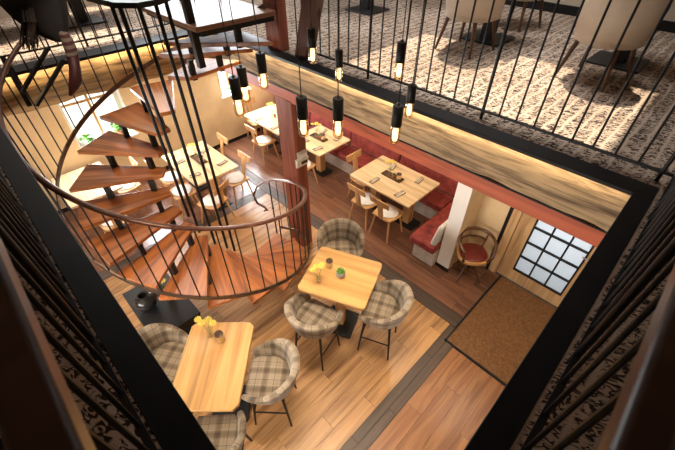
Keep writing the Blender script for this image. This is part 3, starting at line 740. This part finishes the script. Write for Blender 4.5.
put_chair(.55, 5.72, 90, 'under the stairs at the window table')
put_chair(1.10, 6.55, 180, 'beside the window table under the stairs')

d_ = ray(302, 159); zc = CAM_H + d_.z * 3.385 / d_.y
lh = empty('leaflet_holder', (2.70, 3.40, zc)); tag(lh, 'cream leaflet holder hung on the red column', 'holder')
MB().quadbox([(-.115, -.035, -.10), (.085, -.035, -.10), (.085, -.002, -.10), (-.115, -.002, -.10), (-.115, -.055, .03), (.085, -.055, .03), (.085, -.002, .03), (-.115, -.002, .03)]).obj('pocket', NAPW, lh, bevel=.006)
for k in range(3):
    MB().box(-.10 + .008 * k, .07 - .006 * k, -.040 + .012 * k, -.034 + .012 * k, .02, .10 + .012 * k).obj('leaflet', PAD if k == 0 else NAPW, lh)
MB().box(-.05, .05, -.062, -.054, -.05, -.01).obj('clip', BRONZE, lh)
# banquette
bq = empty('banquette', (0, 0, 0)); tag(bq, 'red velvet corner banquette on a limed wooden base', 'bench')
MB().box(4.68, 5.02, 1.64, 7.23, .02, .33).obj('base', PANEL, bq, bevel=.004)
MB().box(3.74, 4.68, 1.64, 2.02, .02, .33).obj('base', PANEL, bq, bevel=.004)
for i, (u, v) in enumerate(((2.10, 3.35), (3.36, 4.62), (4.63, 5.9), (5.91, 7.22))):
    MB().box(4.60, 4.98, u, v, .33, .46).obj('seat', REDV, bq, bevel=.025)
    MB().quadbox([(5.0, u, .47), (5.12, u, .47), (5.12, v, .47), (5.0, v, .47), (5.06, u, .98), (5.13, u, .98), (5.13, v, .98), (5.06, v, .98)]).obj('backrest', REDV, bq, bevel=.02)
MB().box(3.68, 4.98, 1.64, 2.09, .33, .46).obj('seat', REDV, bq, bevel=.025)
MB().box(4.965, 5.01, 2.1, 7.2, .462, .487).obj('steel_strip', STEEL, bq)
cu = MB().quadbox([(3.72, 1.66, .462), (4.30, 1.66, .462), (4.30, 1.76, .462), (3.72, 1.76, .462), (3.74, 1.625, .86), (4.28, 1.625, .86), (4.28, 1.69, .86), (3.74, 1.69, .86)]).obj('back_cushion', GREYC, bevel=.03)
tag(cu, 'light grey back cushion leaning at the banquette end against the partition', 'cushion')

# leather bentwood chair by the partition
_p = at(473, 253, .48)
lc = empty('bentwood_armchair', (_p.x, _p.y, 0), R(222) - math.pi / 2); tag(lc, 'bentwood swivel armchair with oxblood leather seat beside the white partition end', 'chair')
n = 22; mb = MB()
mb.loft([[(s * .225 * math.copysign(abs(math.cos(2*math.pi*k/n)) ** .75, math.cos(2*math.pi*k/n)), s * .215 * math.copysign(abs(math.sin(2*math.pi*k/n)) ** .75, math.sin(2*math.pi*k/n)), z) for k in range(n)] for s, z in ((.96, .425), (1, .435), (1, .475), (.96, .485))]); mb.obj('seat_ring', wood('honey_seat_ring', (.42, .20, .07), (.62, .34, .13), 'X', 8, .35, .02), lc)
mb = MB(); mb.loft([[(s * .195 * math.copysign(abs(math.cos(2*math.pi*k/n)) ** .75, math.cos(2*math.pi*k/n)), s * .185 * math.copysign(abs(math.sin(2*math.pi*k/n)) ** .75, math.sin(2*math.pi*k/n)), z) for k in range(n)] for s, z in ((1, .482), (1, .50), (.9, .512), (.5, .52))]); mb.obj('seat', LEATHER, lc)
arc = []
for k in range(25):
    f = -1 + 2 * k / 24; ph = R(270 + 125 * f); arc.append((.255 * math.cos(ph), .25 * math.sin(ph) + .02, .77 - .10 * abs(f) ** 2.2))
arc = [(arc[0][0] * .82, .16, .47), (arc[0][0] * .97, arc[0][1] + .03, .60)] + arc + [(arc[-1][0] * .97, arc[-1][1] + .03, .60), (arc[-1][0] * .82, .16, .47)]
MB().tube(arc, .024, 8).obj('arm_bow', BENT, lc)
MB().tube([(.225 * math.cos(R(270 + 55 * (-1 + k / 6))), .22 * math.sin(R(270 + 55 * (-1 + k / 6))) + .01, .64) for k in range(13)], .012, 8, flat=(.009, .022)).obj('back_rail', BENT, lc)
for a in (-50, 50):
    ph = R(270 + a); MB().cyl((.20 * math.cos(ph), .19 * math.sin(ph), .47), (.255 * math.cos(ph), .25 * math.sin(ph) + .02, .78), .011, n=8).obj('upright', BENT, lc)
MB().cyl((0, 0, .16), (0, 0, .44), .022, n=10).obj('column_stem', CAST, lc)
for k in range(4):
    a = R(45 + 90 * k); MB().tube([(.02 * math.cos(a), .02 * math.sin(a), .34), (.10 * math.cos(a), .10 * math.sin(a), .24), (.2 * math.cos(a), .2 * math.sin(a), .07), (.25 * math.cos(a), .25 * math.sin(a), .012)], .016, 8).obj('leg', BENT, lc)

# ================================================================== SMALL THINGS ON TABLES
def make_flower_vase():
    root = empty('flower_vase'); root['category'] = 'vase'; root['group'] = 'little glass vases with yellow flowers'
    MB().lathe([(.003, 0), (.022, 0), (.028, .01), (.026, .05), (.016, .085), (.015, .12), (.019, .13)], 14).obj('vase', GLASS, root)
    rnd = random.Random(3)
    for k in range(4):
        a = k * 1.7; r_ = .03 + .02 * (k % 2); top = (r_ * 1.3 * math.cos(a), r_ * 1.3 * math.sin(a), .19 + .03 * (k % 3))
        s = MB().tube([(0, 0, .01), (.3 * top[0], .3 * top[1], .11), top], .0022, 5).obj('stem', STEM, root)
        f = MB()
        for j in range(9):
            b = j * 2 * math.pi / 9; c, sn = math.cos(b), math.sin(b); rr = .030
            f.quadbox([(top[0], top[1], top[2] - .002), (top[0] + rr * math.cos(b - .28), top[1] + rr * math.sin(b - .28), top[2] + .010), (top[0] + rr * 1.15 * c, top[1] + rr * 1.15 * sn, top[2] + .014), (top[0] + rr * math.cos(b + .28), top[1] + rr * math.sin(b + .28), top[2] + .010)] + [(top[0], top[1], top[2] + .003), (top[0] + rr * math.cos(b - .28), top[1] + rr * math.sin(b - .28), top[2] + .014), (top[0] + rr * 1.15 * c, top[1] + rr * 1.15 * sn, top[2] + .018), (top[0] + rr * math.cos(b + .28), top[1] + rr * math.sin(b + .28), top[2] + .014)])
        f.ball((top[0], top[1], top[2] + .008), (.012, .012, .009), 8, 5); f.obj('flower', YELLOW, s, smooth=False)
    return root
VA = make_flower_vase(); VA.scale = (1.12, 1.12, 1.2)
def make_jar():
    root = empty('candle_jar'); root['category'] = 'jar'; root['group'] = 'glass candle jars'
    MB().lathe([(.003, 0), (.034, 0), (.038, .008), (.038, .075), (.031, .088), (.033, .098), (.030, .098), (.028, .088), (.034, .073), (.034, .012), (.003, .008)], 16).obj('glass', GLASS, root)
    MB().lathe([(.003, .010), (.032, .010), (.032, .045), (.003, .048)], 14).obj('wax', WAX, root)
    MB().lathe([(.029, .086), (.0345, .088), (.0345, .097), (.029, .099)], 14).obj('rim', BRONZE, root); return root
JA = make_jar(); JA.scale = (1.25, 1.25, 1.25)
def make_succulent():
    root = empty('potted_succulent'); root['category'] = 'plant'; root['group'] = 'small potted succulents'
    MB().lathe([(.003, 0), (.028, 0), (.040, .02), (.043, .04), (.036, .062), (.032, .062), (.034, .045), (.003, .04)], 14).obj('pot', STONEP, root)
    f = MB()
    for ring, (m, rr, h) in enumerate(((8, .040, .075), (6, .026, .092), (4, .012, .10))):
        for k in range(m):
            a = 2 * math.pi * (k + .5 * ring) / m; c, s = math.cos(a), math.sin(a)
            f.tube([(0, 0, .05), (rr * .6 * c, rr * .6 * s, h - .012), (rr * c, rr * s, h)], [.005, .010, .002], 6)
    f.obj('leaves', LEAF, root); return root
SU = make_succulent(); SU.scale = (1.35, 1.35, 1.35)
def make_setting():
    root = empty('place_setting'); root['category'] = 'cutlery'; root['group'] = 'napkins with cutlery'
    n_ = MB().box(-.045, .045, -.10, .10, .001, .012).obj('napkin', NAPK, root, bevel=.003)
    MB().box(-.036, .03, -.085, .098, .0121, .016).obj('napkin_fold', NAPW, n_, bevel=.001)
    MB().tube([(-.012, -.09, .02), (-.012, .02, .021), (-.012, .10, .019)], [.004, .003, .007], 6, ).obj('knife', STEEL, root)
    MB().tube([(.012, -.09, .02), (.012, .03, .021), (.012, .10, .019)], [.004, .003, .008], 6).obj('fork', STEEL, root); return root
PS = make_setting()
def make_tray():
    root = empty('serving_tray'); root['category'] = 'tray'; root['group'] = 'narrow table trays'
    MB().box(-.07, .07, -.19, .19, .001, .008).obj('tray_base', WALNUT, root, bevel=.002)
    for b in ((-.07, -.062, -.19, .19), (.062, .07, -.19, .19), (-.062, .062, -.19, -.182), (-.062, .062, .182, .19)): MB().box(*b, .008, .022).obj('tray_rim', WALNUT, root)
    return root
TR = make_tray(); TR.scale = (1.05, 1.05, 1)
def make_cup():
    root = empty('small_pot'); root['category'] = 'pot'; root['group'] = 'little terracotta pots'
    MB().lathe([(.003, 0), (.026, 0), (.034, .06), (.030, .06), (.024, .012), (.003, .01)], 14).obj('pot', TERRA, root)
    MB().ball((0, 0, .062), (.028, .028, .016), 10, 6).obj('sprig', LEAFD, root); return root
CU = make_cup()
def onpx(q, z): p = at(*q, z); return (p.x, p.y, z)
T1 = BT
place(VA, onpx((211, 336), T1), .4, 'glass vase of yellow flowers on the clipped-corner bar table')
place(JA, onpx((221, 340), T1), 0, 'glass candle jar on the clipped-corner bar table')
place(VA, onpx((319, 282), T1), 1.4, 'glass vase of yellow flowers on the middle bar table')
place(JA, onpx((329.5, 267), T1), 0, 'glass candle jar on the middle bar table')
place(SU, onpx((340.5, 276), T1), 0, 'potted succulent on the middle bar table')
def lay(cx, cy, z, axis, sp, tname, n=4, tray=True):
    rz = 0 if axis == 'Y' else math.pi / 2
    def W(u, v): return (cx + v, cy + u, z) if axis == 'Y' else (cx + u, cy + v, z)
    zt = z
    if tray: place(TR, W(0.05, .02), rz, 'narrow dark wooden tray on ' + tname); zt = z + .0085
    p = W(.12, .02); place(VA, (p[0], p[1], zt), .8, 'glass vase of yellow flowers on ' + tname)
    p = W(.03, .02); place(CU, (p[0], p[1], zt), 0, 'little terracotta pot with sprig on ' + tname)
    p = W(-.08, .02) if tray else W(-.12, .06); place(JA, (p[0], p[1], zt), 0, 'glass candle jar on ' + tname)
    for i, (u, v) in enumerate(((-sp, -.28), (sp * .6, -.28), (-sp, .26), (sp * .7, .26))[:n]):
        w_ = ('bench end, chair side', 'far end, chair side', 'bench end, wall side', 'far end, wall side')[i]
        if axis == 'Y' and tname.startswith('the barred'): w_ = ('near end, stair side', 'far end, stair side', 'near end, column side', 'far end, column side')[i]
        place(PS, W(u, v), rz + (math.pi / 2 if v < 0 else -math.pi / 2) + .15 * (i - 1), 'napkin and cutlery on ' + tname + ', ' + w_)
lay(4.35, 2.97, .75, 'Y', .34, 'the laid table')
lay(4.37, 4.87, .75, 'Y', .24, 'the table behind the red column')
lay(4.31, 6.24, .75, 'Y', .36, 'the corner table', 4, False)
lay(2.255, 5.85, .75, 'Y', .36, 'the barred table')

# plants on the sills
def leafy(name, loc_, pot_r, pot_h, leaf_l, count, mat, potm, label, spread=1.0, seed=1):
    rnd = random.Random(seed); root = empty(name, loc_); tag(root, label, 'plant')
    MB().lathe([(.004, 0), (pot_r * .75, 0), (pot_r, pot_h), (pot_r * .9, pot_h), (pot_r * .8, pot_h * .85), (.004, pot_h * .85)], 14).obj('pot', potm, root)
    f = MB()
    for k in range(count):
        a = rnd.uniform(0, 2 * math.pi); el = rnd.uniform(.25, 1.3); l = leaf_l * rnd.uniform(.6, 1.1)
        d = Vector((math.cos(a) * math.cos(el) * spread, math.sin(a) * math.cos(el) * spread, math.sin(el)))
        b0 = Vector((0, 0, pot_h * .9)); m_ = b0 + d * l * .6 + Vector((0, 0, .02)); e = b0 + d * l - Vector((0, 0, l * .2)); s = d.cross(Vector((0, 0, 1))).normalized() * l * .17
        i = len(f.v); f.v += [tuple(b0), tuple(m_ + s), tuple(e), tuple(m_ - s), tuple(m_ + Vector((0, 0, -.006)))]; f.f += [(i, i + 1, i + 4), (i, i + 4, i + 3), (i + 1, i + 2, i + 4), (i + 4, i + 2, i + 3)]
    f.obj('leaves', mat, root, smooth=False); return root
leafy('potted_plant', (.98, 7.34, .985), .075, .09, .17, 46, LEAF, CERW, 'bushy green plant in a white pot on the sill behind the stair treads', 1.2, 2)
leafy('potted_plant', (1.52, 7.36, .985), .07, .10, .24, 50, LEAF, TERRA, 'tall leafy plant in a terracotta pot on the window sill', .9, 5)
leafy('potted_plant', (3.93, 7.33, 1.105), .05, .06, .12, 26, LEAF, CERW, 'small green plant on the sill of the small window', 1.2, 8)
leafy('potted_plant', (1.24, 7.27, .985), .035, .05, .06, 16, LEAFD, TERRA, 'low plant in an orange pot between two sill plants', 1.2, 9)

# black sideboard and things under the stairs
cab = empty('black_cabinet', (.34, 3.30, 0), 0); tag(cab, 'low black cabinet in shadow under the stair treads', 'cabinet')
MB().box(-.27, .27, -.30, .62, .05, .60).obj('body', BLACK, cab, bevel=.004)
MB().box(-.285, .285, -.315, .635, .60, .625).obj('top', CAST, cab, bevel=.003)
for u in (-.28, .17):
    d_ = MB().box(.27, .284, u, u + .43, .07, .585).obj('door', BLACK, cab, bevel=.003); MB().cyl((.295, u + .38, .28), (.295, u + .38, .40), .006, n=8).obj('handle', STEEL, d_)
    d_ = MB().box(-.284, -.27, u, u + .43, .07, .585).obj('door', BLACK, cab, bevel=.003)
ur = empty('black_urn', (.22, 3.52, .626)); tag(ur, 'round glossy black urn on the cabinet under the stairs', 'urn')
MB().lathe([(.004, 0), (.07, 0), (.12, .06), (.13, .12), (.10, .18), (.06, .20), (.065, .215), (.05, .215), (.05, .19), (.004, .10)], 22).obj('body', plain('black_ceramic', (.02, .02, .022), .12), ur)
MB().tube([(.10, 0, .17), (.15, 0, .17), (.15, 0, .08), (.12, 0, .07)], .008, 8).obj('handle', STEEL, ur)
place(VA, (.46, 3.60, .626), 0, 'glass vase of yellow flowers on the black cabinet under the stairs')
place(JA, (.46, 3.44, .626), 0, 'glass candle jar on the black cabinet under the stairs')

# ================================================================== UPPER HALL FURNITURE
def make_lounge():
    root = empty('lounge_chair'); root['category'] = 'chair'; root['group'] = 'beige leather chairs on the gallery'
    n = 30; mb = MB(); rings = []
    for k in range(n + 1):
        f = -1 + 2 * k / n; ph = R(270 + 118 * f); c, s = math.cos(ph), math.sin(ph); af = abs(f)
        top = .86 - .22 * max(0, (af - .35) / .65) ** 1.3
        def P(rr, z): return (c * (.29 + rr), s * (.28 + rr), z)
        rings.append([P(-.03, .34), P(0, .36), P(.03, .6), P(.045, top - .02), P(.02, top), P(-.015, top - .02), P(-.045, .6), P(-.05, .45)])
    mb.loft(rings); mb.obj('backrest', BEIGEL, root, sub=1)
    mb = MB(); m = 24
    mb.loft([[(s * .285 * math.cos(2*math.pi*k/m), s * .28 * math.sin(2*math.pi*k/m) + (.03 if math.sin(2*math.pi*k/m) > 0 else 0), z) for k in range(m)] for s, z in ((.9, .335), (1, .35), (1, .44), (.94, .47), (.5, .48))]); mb.obj('seat', BEIGEL, root)
    for sx in (-1, 1):
        for sy in (-1, 1): MB().cyl((sx * .17, sy * .17, .36), (sx * .235, sy * .235, 0), .024, .014, 8).obj('leg', WALNUT, root)
    return root
LC = make_lounge()
def up_table(x, y, label, rz=0, top=.75, sx=.8, sy=.8):
    root = empty('gallery_table', (x, y, ZU), rz); tag(root, label, 'table', 'dark tables on the gallery')
    MB().prism(rrect(sx, sy, .03, 3), top - .035, top).obj('tabletop', WALNUT, root, bevel=.004)
    MB().box(-.07, .07, -.07, .07, .02, top - .035).obj('pedestal', CAST, root, bevel=.004); MB().prism(rrect(.5, .5, .02, 2), 0, .022).obj('base_plate', CAST, root, bevel=.003); return root
place(LC, (4.22, 2.14, ZU), R(-95), 'beige leather chair on brown legs at the middle of the gallery')
place(LC, (4.30, .80, ZU), R(-100), 'beige leather chair at the gallery corner near the near railing')
place(LC, (5.62, 2.2, ZU), R(80), 'beige leather chair further back from the gallery railing')
up_table(4.80, 2.16, 'dark pedestal table behind the middle gallery chair')
up_table(5.0, .75, 'dark pedestal table beside the corner gallery chair')
up_table(4.85, 4.2, 'dark pedestal table near the gallery post', 0)
up_table(1.5, 6.55, 'dark pedestal table behind the railing of the log beam', 0, .75, 1.2, .8)
place(LC, (.65, 6.6, ZU), R(-90), 'beige leather chair behind the stairs on the gallery')

# ================================================================== HANGING WITCH DOLL
DD = 2.9
pd = atd(62, 40, DD); doll = empty('witch_doll', pd); tag(doll, 'hanging witch doll in black robe with striped stocking and maroon boot', 'doll')
def dl(px, py, dd=0): return atd(px, py, DD + dd) - pd
rb_ = MB()
rings = []
for (px, py, rr) in ((24, -50, .10), (26, -25, .22), (32, 0, .25), (40, 14, .21), (48, 27, .15), (56, 36, .09), (62, 41, .05)):
    c = dl(px, py); rings.append([c + rt * math.cos(2*math.pi*k/14) * rr * (1 + .12 * math.sin(3*k)) + fh * math.sin(2*math.pi*k/14) * rr * .7 for k in range(14)])
rb_.loft(rings); rb_.obj('robe', CLOTH, doll)
MB().tube([dl(62, 34), dl(67, 40), dl(71, 50), dl(73, 59)], [.042, .043, .045, .044], 12).obj('stocking', STRIPES, doll)
MB().tube([dl(73, 57), dl(75, 68), dl(76, 80), dl(73, 88), dl(70, 96)], [.040, .040, .046, .032, .008], 12).obj('boot', BOOT, doll)
hr = MB(); rnd = random.Random(4)
for k in range(46):
    x = rnd.uniform(22, 36); hr.tube([dl(x - 4, rnd.uniform(-2, 8), -.1), dl(x, 22, -.1 + rnd.uniform(-.05, .05)), dl(x + rnd.uniform(-3, 5), rnd.uniform(38, 50), -.1 + rnd.uniform(-.08, .08))], [.006, .007, .003], 5)
hr.obj('hair', HAIR, doll)
MB().cyl((dl(30, -40)), dl(30, -40) + Vector((0, 0, 1.5)), .004, n=6).obj('cord', BLACK, doll)
